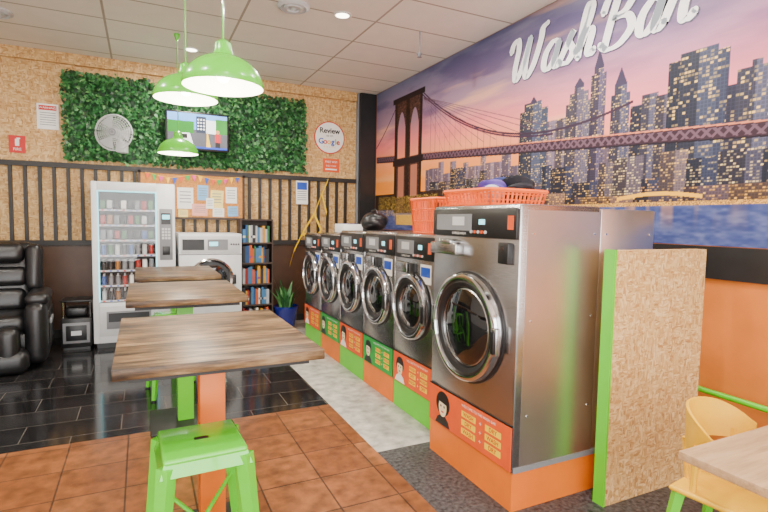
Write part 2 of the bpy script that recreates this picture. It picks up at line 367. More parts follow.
ca=me.color_attributes.new('paint','FLOAT_COLOR','POINT'); ca.data.foreach_set('color',np.concatenate([L.reshape(-1,3),np.ones((nv,1))],1).astype(np.float32).ravel())
m_,nt,bs=newmat('mural_print'); at=N(nt,'ShaderNodeAttribute',attribute_name='paint'); nt.links.new(at.outputs['Color'],bs.inputs['Base Color']); bs.inputs['Roughness'].default_value=.5; bs.inputs['Specular IOR Level'].default_value=.3
me.materials.append(m_); o=bpy.data.objects.new('mural',me); SC.collection.objects.link(o)
# lettering
def catmull(p,n=10):
    out=[];P=[p[0]]+list(p)+[p[-1]]
    for i in range(1,len(P)-2):
        for k in range(n):
            t=k/n; a,b_,c,d=[np.array(P[i+j-1],float) for j in range(4)]
            out.append(.5*((2*b_)+(-a+c)*t+(2*a-5*b_+4*c-d)*t*t+(-a+3*b_-3*c+d)*t**3))
    out.append(np.array(p[-1],float)); return out
strokes=[[(0,.74),(.05,.92),(.2,.98),(.27,.75),(.22,.3),(.3,.02),(.48,.3),(.64,.92)],[(.64,.92),(.58,.35),(.66,.02),(.86,.25),(1.0,.75),(1.02,1.0),(1.15,1.08)],
[(1.6,.54),(1.42,.60),(1.24,.4),(1.22,.12),(1.36,.02),(1.52,.2),(1.6,.56)],[(1.6,.56),(1.54,.15),(1.6,.02),(1.70,.10)],
[(1.70,.10),(1.98,.64),(1.90,.46),(2.05,.22),(1.93,.02),(1.74,.04)],
[(2.13,.15),(2.36,.7),(2.40,1.0),(2.30,1.04),(2.24,.7),(2.22,.02)],[(2.22,.2),(2.36,.52),(2.50,.48),(2.46,.12),(2.54,.02),(2.62,.10)],
[(3.02,.92),(2.94,.5),(2.88,.02)],[(2.72,.72),(2.82,.98),(3.14,1.06),(3.38,.9),(3.26,.64),(3.02,.55),(3.32,.5),(3.44,.26),(3.24,.02),(2.96,-.02),(2.76,.12)],
[(4.0,.54),(3.82,.60),(3.65,.4),(3.63,.12),(3.76,.02),(3.92,.2),(4.0,.56)],[(4.0,.56),(3.94,.15),(4.0,.02),(4.12,.12)],
[(4.12,.12),(4.26,.6),(4.30,.66),(4.36,.5),(4.50,.54),(4.44,.3),(4.46,.06),(4.56,.02),(4.66,.12)]]
def ribbons(bb,mat,xoff,w,dy=0,dz=0):
    s_=.40
    for st in strokes:
        pts=[(p[0]+.16*p[1],p[1]) for p in catmull(st)]
        pts=[(4.04-p[0]*s_+dy,2.875+p[1]*s_*.97+dz) for p in pts]
        vs=[];fs=[];n=len(pts)
        for i,p in enumerate(pts):
            a=pts[max(i-1,0)];c=pts[min(i+1,n-1)];d=(c[0]-a[0],c[1]-a[1]);l=math.hypot(*d) or 1
            ww=w*(.45+.65*abs(d[1])/l)
            nx,ny=-d[1]/l*ww,d[0]/l*ww
            vs+=[(RX-xoff,p[0]+nx,p[1]+ny),(RX-xoff,p[0]-nx,p[1]-ny)]
        for i in range(n-1): fs.append([2*i,2*i+1,2*i+3,2*i+2])
        bb.add(vs,fs,mat)
        for p in(pts[0],pts[-1]): bb.disc(mat,(RX-xoff,p[0],p[1]),(-1,0,0),w*.7,16)
b=B(); ribbons(b,pbr('letter_shadow','#4a4060',.5),.008,.038,-.007,-.008); ribbons(b,pbr('letter_white','#ffffff',.5,var=.01,emit=.15),.010,.033)
b.done('mural_lettering')

# ------------------------------------------------------------ washing machines
def sign(b,y0,y1,z0,z1,x,col,v=0):
    b.bx(col,x,x+.006,y0,y1,z0,z1); xx=x-.001; w=y1-y0; h=z1-z0; XA=(0,-1,0);YA=(0,0,1)
    fy=y1-.2*w; fz=z0+.5*h
    b.quad(M_black if v%2==0 else M_paper,[(xx,fy-.36*h,z0+.006),(xx,fy+.36*h,z0+.006),(xx,fy+.26*h,z0+.2*h),(xx,fy+.1*h,z0+.3*h),(xx,fy-.1*h,z0+.3*h),(xx,fy-.26*h,z0+.2*h)][::-1])
    b.disc(M_black,(xx-.0005,fy,fz+.12*h),(-1,0,0),(.27 if v%3 else .33)*h,20)
    b.add([(xx-.001,fy+.19*h*math.cos(t),fz+.02*h+.26*h*math.sin(t)) for t in [6.283*k/20 for k in range(20)]],[list(range(20))],M_cream)
    b.quad(M_black,[(xx-.0015,fy-.2*h,fz+.12*h),(xx-.0015,fy+.2*h,fz+.16*h),(xx-.0015,fy+.2*h,fz+.33*h),(xx-.0015,fy-.2*h,fz+.33*h)])
    for s_ in(-1,1): b.disc(M_black,(xx-.002,fy+s_*.08*h,fz+.05*h),(-1,0,0),.035*h,10)
    b.bx(M_red,xx-.0025,xx-.002,fy-.06*h,fy+.06*h,fz-.12*h,fz-.08*h)
    cy=y0+.32*w
    b.text(M_paper,'WELCOME TO THE WASH BAR',(xx,cy+.03*w,z1-.11*h),.098*h,XA,YA)
    for k in range(3):
        for j,d in enumerate((-.14,.14)):
            zz=z1-(.32+.22*k)*h; b.bx(M_sigy,xx-.0005,xx+.001,cy+d*w-.085*w,cy+d*w+.085*w,zz-.075*h,zz+.075*h)
            b.text(M_red,('WASH' if (j+k)%2 else 'DRY'),(xx-.001,cy+d*w,zz),.15*h,XA,YA,off=.0006)
        b.text(M_paper,'+',(xx,cy,z1-(.32+.22*k)*h),.18*h,XA,YA)
def washer(name,loc,w,d,zt,R,zc,pcol,scol,big=False,v=0):
    b=B(); hw=w/2-.004
    b.bx(pcol,.015,d,-hw,hw,0,.205)
    b.bx(M_steel,.012,.42 if not big else .57,-hw,hw,.205,zt,.012)
    if big:
        b.bx(M_steel2,.578,d,-hw,hw,.205,zt-.012,.008)
        b.bx(M_steel2,.06,.572,-hw-.002,-hw+.01,.22,zt-.03)
        b.bx(M_black,.5,.6,-hw+.01,hw-.01,.22,zt-.03)
        b.bx(M_grey,.02,d-.02,-hw-.004,-hw,.205,.235)
        for z in(.5,1.0,1.45):
            for x in(.1,.53,.62,.98): b.cyl(M_chrome,(x,-hw-.005,z),(x,-hw,z),.006,n=8)
    else:
        b.bx(M_steel2,.424,d,-hw,hw,.205,zt-.01,.008)
    b.bx(M_gasket,.008,.012,-hw,hw,.45,.458)
    sign(b,-hw+.004,hw-.004,.215,.448,.004,scol,v)
    ph=.17 if not big else .16; z1=zt-.02
    b.bx(M_black,-.004,.03,-hw+.01,hw-.01,z1-ph,z1,.006)
    b.bx(M_grey,-.007,-.003,-.02,hw-.06,z1-ph+.035,z1-.03)
    b.bx(M_lgrey,-.009,-.006,.05,.17,z1-ph*.6,z1-.045)
    b.bx(M_led,-.008,-.004,-.14,-.09,z1-ph*.55,z1-.06)
    for k in range(5): b.cyl(M_signo if k%2 else M_lgrey,(-.012,-.15+.032*k,z1-ph+.03),(-.003,-.15+.032*k,z1-ph+.03),.009,n=10)
    b.bx(M_signo,-.007,-.003,-hw+.03,-hw+.075,z1-ph*.7,z1-.04)
    b.text(M_paper,'EXPRESS WASH',(-.008,.1,z1-ph+.018),.02,(0,-1,0),(0,0,1))
    if big:
        b.bx(M_steel,-.05,.02,.07,hw-.05,z1-ph-.11,z1-ph-.04,.01)
        b.box(M_steel,(-.02,.20,z1-ph-.035),(.07,.16,.03),.01)
        b.bx(M_black,-.02,.02,-hw+.05,-hw+.13,z1-ph-.13,z1-ph-.02,.006); b.cyl(M_chrome,(-.024,-hw+.09,z1-ph-.05),(-.018,-hw+.09,z1-ph-.05),.012,n=12)
    else:
        b.bx(M_steel,-.02,.02,hw-.24,hw-.06,z1-ph-.11,z1-ph-.03,.008)
        b.bx(M_paper,.008,.012,-hw+.05,-hw+.2,z1-ph-.17,z1-ph-.03); b.bx(M_blue,.006,.009,-hw+.06,-hw+.19,z1-ph-.12,z1-ph-.05)
        b.bx(M_black,-.01,.02,-.03,.04,z1-ph-.12,z1-ph-.03,.004)
    O=(.012,0,zc); ax=(-1,0,0)
    b.lathe(M_gasket,O,ax,[(R+.014,0),(R+.014,.012),(R,.014)],48)
    b.lathe(M_chrome,O,ax,[(R,0),(R+.004,.03),(R-.004,.055),(R-.018,.062),(R-.030,.06),(R-.036,.045),(R-.038,.02)],48)
    b.lathe(M_gasket,O,ax,[(R-.036,.045),(R-.05,.05),(R-.075,.04),(R-.085,.02)],48)
    b.lathe(M_steel,O,ax,[(R-.085,.03),(R-.092,.034),(R-.096,.02)],48)
    b.lathe(M_dglass,O,ax,[(R-.092,.028),(R-.12,.036),(R*.4,.050),(R*.2,.053),(.001,.054)],48)
    b.box(M_steel,(-.015,R+.005,zc),(.05,.05,.16),.008)
    b.box(M_steel,(-.04,-R+.005,zc-.02),(.035,.05,.15),.01); b.box(M_black,(-.062,-R+.0,zc-.02),(.012,.028,.12),.004)
    b.done(name,loc)
zt=[1.34,1.36,1.40,1.41,1.41]
for k in range(5):
    yc=6.08-.31-.62*k
    washer('washing_machine',(1.84,yc,0),.615,.85,zt[k],.25,.86,(M_green if k%2==0 else M_orange),(M_signo if k%2==0 else M_signg),v=k+1)
washer('washing_machine',(1.69,2.36,0),.82,1.02,1.60,.31,.90,M_orange,M_signo,True)

b=B(); b.bx(M_osb2,2.203,2.95,1.79,1.855,0,1.37); b.bx(M_green,2.190,2.203,1.788,1.857,0,1.374); b.done('partition_panel')
b=B(); b.tube(M_green,[(3.23,2.6,.46),(3.23,1.6,.455),(3.23,.2,.45)],.018,10)
for y in(2.4,1.5,.4): b.cyl(M_green,(3.23,y,.455),(3.3,y,.455),.012)
b.done('pipe_rail')

# ------------------------------------------------------------ tables & stools
def bar_table(loc,col,L=.98,Wd=.76,h=.98):
    b=B(); b.box(M_table,(0,0,h-.02),(Wd,L,.04),.004)
    b.bx(M_blackmetal,-Wd/2+.05,Wd/2-.05,-L/2+.05,L/2-.05,h-.065,h-.04)
    b.bx(col,-.055,.055,-.055,.055,.02,h-.06,.004); b.bx(M_blackmetal,-.24,.24,-.24,.24,0,.02,.004)
    b.done('bar_table',loc)
bar_table((.28,2.38,0),M_orange); bar_table((.275,3.90,0),M_green,Wd=.74); bar_table((.30,5.28,0),M_green,Wd=.72)
def stool(loc,rz=0,h=.68):
    b=B(); G=M_lampgreen
    b.box(G,(0,0,h-.012),(.285,.285,.024),.011,3); b.frustum(G,(0,0),(.31,.31),(.28,.28),h-.06,h-.015)
    b.box(M_black,(0,0,h+.0005),(.05,.022,.002))
    for sx in(-1,1):
        for sy in(-1,1):
            p0=Vector((sx*.13,sy*.13,h-.03)); p1=Vector((sx*.19,sy*.19,0))
            b.cyl(G,p1,p0,.018,.034,n=4,spin=math.pi/4)
            b.cyl(M_black,p1,p1+Vector((0,0,.012)),.022,n=8)
    def P(sx,sy,z):
        t=(h-.03-z)/(h-.03); r=.13+.06*t; return Vector((sx*r,sy*r,z))
    c=[P(-1,-1,.24),P(1,-1,.24),P(1,1,.24),P(-1,1,.24)]
    for i in range(4): b.cyl(G,c[i],c[(i+1)%4],.011,n=8)
    b.cyl(G,P(-1,-1,.24),P(1,1,.46),.008,n=8); b.cyl(G,P(1,-1,.24),P(-1,1,.46),.008,n=8)
    b.done('bar_stool',loc,rz)
stool((.19,1.93,0),.04); stool((.24,4.60,0),.1)

b=B(); b.box(M_ltable,(2.16,.62,.735),(1.1,.82,.03),.004); b.bx(M_black,2.05,2.25,.5,.7,.70,.72)
b.cyl(M_black,(2.15,.6,.02),(2.15,.6,.70),.035); b.lathe(M_black,(2.15,.6,0),(0,0,1),[(.001,0),(.25,0),(.25,.012),(.06,.03),(.001,.03)],32); b.done('cafe_table')
b=B()
b.box(M_yellow,(0,0,.44),(.38,.36,.022),.011,3)
vs=[];fs=[];n=22
for i in range(n+1):
    a=math.radians(-2+184*i/n); rx,ry=.185,.17
    top=.77-.09*(1-math.sin(max(0,min(math.pi,a))))**1.5
    for r,z in((1,.60),(1.03,top),(.97,top),(.94,.60)): vs.append((rx*r*math.cos(a),.02+ry*r*math.sin(a),z))
for i in range(n):
    for k in range(4): k2=(k+1)%4; fs.append([i*4+k,i*4+k2,(i+1)*4+k2,(i+1)*4+k])
fs+= [[0,1,2,3],[n*4+3,n*4+2,n*4+1,n*4]]
b.add(vs,fs,M_yellow,True)
for sx in(-1,1):
    b.cyl(M_yellow,(sx*.16,.10,.445),(sx*.165,.09,.64),.012,n=8)
    b.cyl(M_yellow,(sx*.06,.16,.445),(sx*.06,.18,.62),.014,n=8)
    for sy in(-1,1): b.cyl(M_green,(sx*.22,sy*.21,0),(sx*.16,sy*.15,.43),.014,.026,n=4,spin=math.pi/4)
b.done('dining_chair',(2.13,1.11,0),.15)

# ------------------------------------------------------------ pendants
def pendant(loc,top):
    b=B()
    out=[(.205,0),(.208,.012),(.20,.045),(.178,.088),(.14,.125),(.092,.15),(.055,.165),(.045,.19),(.042,.225),(.025,.24),(.008,.245)]
    b.lathe(M_lampgreen,(0,0,0),(0,0,1),out,48)
    b.lathe(M_inwhite,(0,0,0),(0,0,1),[(.205,0),(.202,.012),(.194,.045),(.172,.085),(.135,.12),(.088,.144),(.001,.15)],48)
    b.cyl(M_white,(0,0,.145),(0,0,.10),.022); b.blob(M_emit,(0,0,.07),(.075,.075,.09),1,0)
    b.cyl(M_lampgreen,(0,0,.24),(0,0,top-loc[2]),.0045,n=8); b.lathe(M_lampgreen,(0,0,top-loc[2]),(0,0,-1),[(.03,0.001),(.03,.02),(.012,.07),(.004,.08)],20)
    o=b.done('pendant_lamp',loc)
    l=bpy.data.lights.new('bulb_light','POINT'); l.energy=20; l.color=(1,.88,.7); l.shadow_soft_size=.05
    lo=bpy.data.objects.new('bulb_light',l); SC.collection.objects.link(lo); lo.parent=o; lo.location=(0,0,-.02)
pendant((.40,2.80,2.19),CH); pendant((.285,3.70,2.30),CH); pendant((.37,5.90,2.19),CH)

# ------------------------------------------------------------ ceiling fittings
def downlight(x,y,power):
    b=B(); b.lathe(M_white,(x,y,CH),(0,0,-1),[(.09,0),(.09,.006),(.065,.008)],32); b.disc(M_emit,(x,y,CH-.005),(0,0,-1),.065); o=b.done('ceiling_downlight')
    l=bpy.data.lights.new('downlight_lamp','AREA'); l.shape='DISK'; l.size=.13; l.energy=power; l.color=(1,.94,.85)
    lo=bpy.data.objects.new('downlight_lamp',l); SC.collection.objects.link(lo); lo.parent=o; lo.location=(x,y,CH-.012)
for x,y in((1.75,4.60),(-.9,2.2),(1.9,1.6),(.4,.2),(2.3,2.9),(-1.2,4.0),(.55,6.35)): downlight(x,y,50)  # besides those in view, extra unseen downlights added to brighten the room
def vent(x,y,r):
    b=B(); b.lathe(M_lgrey,(x,y,CH),(0,0,-1),[(r,0),(r,.012),(r*.8,.03),(r*.78,.01),(r*.6,.012),(r*.58,.035),(r*.4,.035),(r*.38,.015),(r*.2,.02),(.001,.045)],32); b.done('ceiling_vent')
vent(-1.25,6.1,.16); vent(1.28,4.62,.15)
b=B(); b.cyl(M_grey,(2.6,4.6,CH-.22),(2.6,4.6,CH),.008); b.lathe(M_grey,(2.6,4.6,CH-.22),(0,0,-1),[(.03,0),(.03,.01),(.01,.03),(.025,.04),(.001,.045)],16); b.done('ceiling_sprinkler')

# ------------------------------------------------------------ ivy
greens=[pbr('leaf_a','#2a5a30',.45,var=.3),pbr('leaf_b','#3a7a40',.45,var=.3),pbr('leaf_c','#1a3f22',.5,var=.3),pbr('leaf_d','#649a58',.45,var=.3)]
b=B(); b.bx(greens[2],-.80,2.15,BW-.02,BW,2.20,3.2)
rs=random.Random(5)
for i in range(7000):
    x=rs.uniform(-.84,2.19); z=rs.uniform(2.20,3.25)+(rs.uniform(-.04,.04) if rs.random()<.3 else 0); y=BY-.02-rs.uniform(.005,.05)
    s_=rs.uniform(.035,.06); R=(Matrix.Rotation(rs.uniform(-.9,.9),3,'Y')@Matrix.Rotation(rs.uniform(-.7,.3),3,'X')@Matrix.Rotation(rs.uniform(-.6,.6),3,'Z'))
    p=Vector((x,y,z)); L_=[(0,0,0),(-.45,-.012,-.25),(-.32,-.1,-.62),(0,-.22,-1.05),(.32,-.1,-.62),(.45,0,-.25)]
    vs=[p+R@(Vector(q)*s_) for q in L_]
    for v in vs: v.y=min(v.y,BY-.006)
    b.add(vs,[[0,1,2,3],[0,3,4,5]],rs.choices(greens,[4,4,3,1.3])[0])
b.done('hanging_ivy')

# ------------------------------------------------------------ TV
b=B(); b.box(M_black,(0,0,0),(.78,.05,.49),.008); b.bx(M_black,-.1,.1,.02,.09,-.1,.1)
y=-.027
def em(n,c,s=1.0):
    m=pbr(n,c,.3,emit=s*1.3,var=.15,scale=5); return m
sky,gr,rd,wh,bl=em('scr_sky','#5f9ee6'),em('scr_green','#1f7a1a',.8),em('scr_road','#55565e',.5),em('scr_white','#eef2f8',1.0),em('scr_bld','#2a3448',.5)
b.bx(sky,-.365,.365,y,y+.002,.02,.22); b.bx(gr,-.365,-.05,y-.001,y,-.03,.12); b.bx(rd,-.365,.365,y,y+.002,-.22,.02)
b.bx(bl,-.02,.10,y-.001,y,-.02,.19); b.bx(wh,.10,.22,y-.001,y,-.02,.15); b.bx(gr,.22,.365,y-.001,y,-.02,.17)
for k in range(4):
    for j in range(3): b.bx(wh,-.005+.035*j,.015+.035*j,y-.0015,y,.02+.04*k,.04+.04*k)
b.quad(wh,[(-.32,y-.002,-.2),(-.05,y-.002,-.2),(-.10,y-.002,-.03),(-.27,y-.002,-.03)]); b.bx(M_black,-.24,-.13,y-.003,y,-.1,-.045)
b.quad(em('scr_line','#e8c020',.8),[(.1,y-.002,-.22),(.16,y-.002,-.22),(.12,y-.002,.0),(.11,y-.002,.0)])
b.bx(em('scr_shirt','#c01020',.7),.21,.28,y-.003,y,-.13,-.02); b.bx(M_black,.215,.275,y-.003,y,-.21,-.13); b.disc(em('scr_skin','#d89060',.6),(.245,y-.0035,.005),(0,-1,0),.025,16)
b.bx(em('scr_blue','#1040c0',.7),-.365,.365,y-.004,y,-.22,-.195)
b.done('television',(.68,BY-.22,2.625))

b=B(); r=.21
for k in range(9):
    rr=r*(k+1)/9; yy=-.05*math.sqrt(max(0,1-(rr/r)**2))
    b.tube(M_lgrey,[(rr*math.cos(a),yy-.03,rr*math.sin(a)) for a in [2*math.pi*i/40 for i in range(40)]],.0035 if k<8 else .009,6,True)
for i in range(36):
    a=2*math.pi*i/36; b.tube(M_lgrey,[(r*q*math.cos(a),-.03-.05*math.sqrt(1-q*q),r*q*math.sin(a)) for q in(.2,.6,.85,1)],.002,4)
    b.tube(M_lgrey,[(r*q*math.cos(a),.0+.04*math.sqrt(1-q*q),r*q*math.sin(a)) for q in(.2,.6,.85,1)],.002,4)
b.lathe(M_grey,(0,-.082,0),(0,1,0),[(.001,0),(.05,.002),(.05,.02)],24)
for k in range(3):
    a0=k*2.094; vs=[(.04*math.cos(a0),-.02,.04*math.sin(a0))]
    for q in(-.5,-.2,.1,.4): vs.append((.19*math.cos(a0+q),-.02+q*.04,.19*math.sin(a0+q)))
    b.quad(M_lgrey,vs)
b.cyl(M_lgrey,(0,.0,0),(0,.14,0),.06,.05); b.cyl(M_lgrey,(0,.12,0),(0,.16,-.12),.025); b.box(M_lgrey,(0,.20,-.14),(.1,.14,.14),.01)
b.done('oscillating_fan',(-.27,BY-.36,2.50),-.35)

XA=(1,0,0);YA=(0,0,1)
b=B(); b.bx(M_paper,-.11,.11,-.006,0,-.15,.15); b.bx(M_red,-.09,.09,-.008,-.006,.075,.13); b.text(M_paper,'WARNING',(0,-.0095,.102),.036,XA,YA)
for k in range(6): b.bx(M_grey,-.08,.08,-.007,-.006,.04-.028*k,.048-.028*k)
b.done('warning_sign',(-.99,BW,2.68))
b=B(); b.bx(M_red,-.08,.08,-.006,0,-.10,.10); b.text(M_paper,'FIRE',(0,-.0075,-.06),.045,XA,YA); b.bx(M_paper,-.02,.02,-.0075,-.006,-.02,.06); b.bx(M_paper,-.005,.03,-.0075,-.006,.06,.075); b.done('fire_sign',(-1.30,BW,2.33))
b=B(); b.lathe(M_red,(0,0,0),(0,-1,0),[(.24,0),(.24,.012),(.225,.014)],48); b.lathe(M_paper,(0,0,0),(0,-1,0),[(.225,.013),(.001,.0135)],48)
b.text(M_black,'Review',(0,-.016,.10),.11,XA,YA,off=.003); b.text(M_black,'us on',(0,-.016,.03),.05,XA,YA)
for ch,xx,mm in zip('Google',(-.135,-.07,-.01,.05,.095,.135),(M_blue,M_red,M_yellow,M_blue,M_green,M_red)): b.text(mm,ch,(xx,-.016,-.06),.115,XA,YA,off=.003)
b.text(M_yellow,'* * * * *',(0,-.016,-.15),.06,XA,YA); b.done('review_sign',(2.57,BW,2.74))
b=B(); b.bx(M_signo,-.13,.13,-.006,0,-.1,.1); b.text(M_paper,'FREE WIFI',(0,-.0075,.05),.045,XA,YA); b.text(M_paper,'ASK STAFF',(0,-.0075,-.01),.035,XA,YA); b.bx(M_paper,-.09,.09,-.0075,-.006,-.07,-.05); b.done('wifi_sign',(2.60,BW,2.33))
b=B(); b.bx(M_paper,-.09,.09,-.006,0,-.17,.17); b.bx(M_blue,-.075,.075,-.008,-.006,.04,.15)
for k in range(5): b.bx(M_grey,-.07,.07,-.0075,-.006,.01-.03*k,.02-.03*k)
b.done('notice_sign',(2.13,BW-.062,1.90))

b=B(); b.bx(M_cork,-.02,1.29,-.025,0,1.50,2.08)
for (x0,x1,z0,z1) in((-.03,1.30,2.07,2.10),(-.03,1.30,1.48,1.51),(-.03,0,1.48,2.10),(1.27,1.30,1.48,2.10)): b.bx(M_shelf,x0,x1,-.035,0,z0,z1)
pap=[M_paper,pbr('p_blue','#7db4e0',.6),pbr('p_yel','#efdc80',.6),M_paper,pbr('p_pink','#e8a090',.6)]
rs=random.Random(11)
for k,(x,z,w,h) in enumerate([(.53,1.76,.2,.28),(.75,1.84,.14,.2),(.93,1.76,.17,.24),(1.12,1.82,.15,.22),(.71,1.61,.2,.16),(.95,1.58,.15,.12),(1.14,1.60,.14,.14),(.5,1.56,.12,.10),(.84,1.7,.1,.14)]):
    b.box(pap[k%5],(x,-.028-.001*k,z),(w,.002,h),rot=(0,rs.uniform(-.06,.06),0))
    for q in range(4): b.box(M_grey,(x,-.0295-.001*k,z+h*(.3-.16*q)),(w*.7,.001,h*.04))
fl=[M_signo,M_signg,pbr('f_pink','#e03088',.5),M_yellow,M_blue]
for k in range(15):
    x=.08+.08*k; z=2.07-.05*math.sin(k/14*math.pi*2)**2; b.quad(fl[k%5],[(x-.03,-.045,z),(x+.03,-.045,z),(x,-.047,z-.09)])
b.tube(M_yellow,[(.05+.08*k,-.045,2.07-.05*math.sin(k/14.7*math.pi*2)**2) for k in range(16)],.004,5)
b.done('notice_board',(.0,BW-.062,0))

# ------------------------------------------------------------ vending machine
b=B(); w,d,h=.86,.70,1.89; V_=M_vend
b.bx(V_,-w/2,w/2,.22,d,.06,h,.008)
b.bx(V_,-w/2,-w/2+.06,0,.22,.06,h,.006); b.bx(V_,w/2-.20,w/2,0,.22,.06,h,.006)
b.bx(V_,-w/2+.06,w/2-.2,0,.22,h-.1,h,.004); b.bx(V_,-w/2+.06,w/2-.2,0,.22,.06,.52,.004)
b.bx(M_black,-w/2+.03,w/2-.03,.03,d-.03,0,.06)
gx0,gx1=-w/2+.06,w/2-.2
M_vb=pbr('vend_back','#101214',.5,var=.3,scale=8)
b.bx(M_vb,gx0,gx1,.205,.218,.52,h-.1); b.bx(M_vb,gx0,gx0+.004,.01,.205,.52,h-.1); b.bx(M_vb,gx1-.004,gx1,.01,.205,.52,h-.1)
for x in(gx0+.006,gx1-.006): b.bx(M_led,x-.006,x+.006,-.002,.01,.53,h-.11)
b.bx(M_led,gx0,gx1,-.002,.01,h-.112,h-.1)
def vc(n,c): return pbr(n,c,.35,emit=.05)  # faint glow put into coloured products in place of cabinet lighting
cols=[M_lgrey,M_grey,M_black,M_black,vc('v_red','#a02018'),vc('v_blue','#1c4c90'),vc('v_amber','#98601c'),M_paper,vc('v_green','#2c6a30'),M_grey,M_black]
M_rail=pbr('vend_rail','#2c2e32',.4)
rs=random.Random(2)
for r_ in range(7):
    z=.55+.172*r_; b.bx(M_rail,gx0,gx1,.012,.205,z-.012,z)
    b.bx(M_lgrey,gx0+.01,gx1-.01,.008,.012,z-.02,z)
    for row in(0,1):
        for k in range(8):
            x=gx0+.05+.07*k; yy=.05+.075*row
            mm=cols[(k*3+r_*5+rs.randint(0,1))%len(cols)]
            if r_<2: b.cyl(mm,(x,yy,z),(x,yy,z+.10),.022,n=12); b.cyl(M_lgrey,(x,yy,z+.10),(x,yy,z+.125),.010,n=8)
            elif r_<4: b.cyl(mm,(x,yy,z),(x,yy,z+.11),.026,n=12); b.cyl(M_lgrey,(x,yy,z+.11),(x,yy,z+.114),.022,n=12)
            else: b.box(mm,(x,yy,z+.055),(.052,.04,rs.uniform(.085,.11)),.006,rot=(0,0,rs.uniform(-.2,.2)))
            if row==0: b.bx(M_red if k%3==0 else M_blue,x-.012,x+.012,.0065,.008,z-.017,z-.003)
b.bx(glassmat('vending_glass',.03),gx0,gx1,-.001,.001,.53,h-.11)
b.bx(M_lgrey,gx0+.0,gx1-.0,-.006,.0,.14,.48,.004); b.bx(M_grey,gx0+.07,gx1-.07,-.010,-.004,.22,.42,.002); b.bx(M_black,gx0+.09,gx1-.09,-.012,-.008,.30,.40)
b.bx(M_grey,w/2-.17,w/2-.03,-.008,0,1.0,1.6,.004); b.bx(M_black,w/2-.15,w/2-.05,-.012,-.006,1.42,1.55); b.bx(M_led,w/2-.14,w/2-.06,-.013,-.011,1.48,1.53)
for r_ in range(4):
    for c in range(3): b.bx(M_lgrey,w/2-.145+.033*c,w/2-.12+.033*c,-.013,-.007,1.35-.035*r_,1.375-.035*r_)
b.bx(M_black,w/2-.14,w/2-.06,-.014,-.006,1.06,1.16,.003); b.bx(M_paper,w/2-.15,w/2-.05,-.002,0,.7,.9)
b.done('vending_machine',(-.07,6.42,0))

# ------------------------------------------------------------ white dryer
b=B(); w,d,h=.74,.68,1.31
b.bx(M_black,-w/2+.02,w/2-.02,.03,d-.02,0,.05); b.bx(M_vend,-w/2,w/2,0,d,.05,h,.01); b.bx(M_lgrey,-w/2+.02,w/2-.02,-.01,0,h-.24,h-.03,.004)
b.bx(M_black,-w/2+.04,-.08,-.014,-.009,h-.2,h-.07); b.bx(M_grey,-.04,.2,-.014,-.009,h-.2,h-.07); b.bx(M_led,-.02,.08,-.016,-.013,h-.15,h-.1)
for k in range(4): b.cyl(M_black,(.24+.03*k,-.018,h-.13),(.24+.03*k,-.008,h-.13),.01,n=10)
b.bx(M_gasket,-w/2,w/2,-.002,0,h-.26,h-.252)
R=.27; O=(0,0,.74); ax=(0,-1,0)
b.lathe(M_chrome,O,ax,[(R,0),(R,.03),(R-.02,.045),(R-.045,.03)],40); b.lathe(M_gasket,O,ax,[(R-.045,.03),(R-.08,.03)],40); b.lathe(M_dglass,O,ax,[(R-.08,.028),(R*.4,.045),(.001,.05)],40)
b.box(M_black,(R-.0,-.03,.74),(.05,.03,.12),.008); b.bx(M_lgrey,-w/2+.03,w/2-.03,-.004,0,.1,.32)
b.done('tumble_dryer',(.77,6.48,0))

b=B(); x0,x1=1.165,1.60; y0,y1=6.72,7.0; h=1.50
for x in(x0,x1-.02): b.bx(M_shelf,x,x+.02,y0,y1,0,h)
b.bx(M_shelf,x0,x1,y1-.01,y1,0,h)
zs=[.06,.34,.62,.90,1.17,1.48]
for z in zs: b.bx(M_shelf,x0+.02,x1-.02,y0,y1-.01,z,z+.02)
shelf=b.done('bookshelf')
b=B(); rs=random.Random(8); bc=[pbr('bk%d'%i,c,.6) for i,c in enumerate(['#8a2018','#1c4678','#d8d2c0','#26603a','#c08a20','#22242a','#8b3a6a','#a7a9ac','#c0501c','#3a6f9a'])]
for z in zs[:-1]:
    x=x0+.03
    while x<x1-.06:
        t_=rs.uniform(.018,.04); hh=rs.uniform(.17,.235); dd=rs.uniform(.15,.2); mm=rs.choice(bc)
        b.bx(mm,x,x+t_,y0+.01,y0+.01+dd,z+.02,z+.02+hh)
        if rs.random()<.4: b.bx(rs.choice(bc),x+.003,x+t_-.003,y0+.009,y0+.0095,z+.08,z+.11)
        x+=t_+.001
b.done('books',parent=shelf)
b=B(); b.lathe(M_bluepot,(0,0,0),(0,0,1),[(.001,0),(.11,0),(.125,.04),(.165,.26),(.175,.28),(.175,.31),(.16,.31),(.15,.27)],36); b.disc(pbr('soil','#2c2018',.9),(0,0,.275),(0,0,1),.152)
rs=random.Random(4)
for k in range(26):
    a=rs.uniform(0,6.28); r0=rs.uniform(.01,.09); h_=rs.uniform(.2,.42); le=rs.uniform(.05,.22); tw=rs.uniform(0,3)
    vs=[];n=6
    for i in range(n+1):
        t_=i/n; w_=.03*math.sin(math.pi*min(1,.25+t_*.75))+.001; p=Vector(((r0+le*t_*t_)*math.cos(a),(r0+le*t_*t_)*math.sin(a),.27+h_*t_))
        q=Vector((math.cos(tw),math.sin(tw),0))*w_; vs+=[p-q,p+q]
    b.add(vs,[[2*i,2*i+1,2*i+3,2*i+2] for i in range(n)],rs.choice(greens[:2]+[greens[3]]),True)
b.done('potted_plant',(1.79,6.78,0))
b=B()
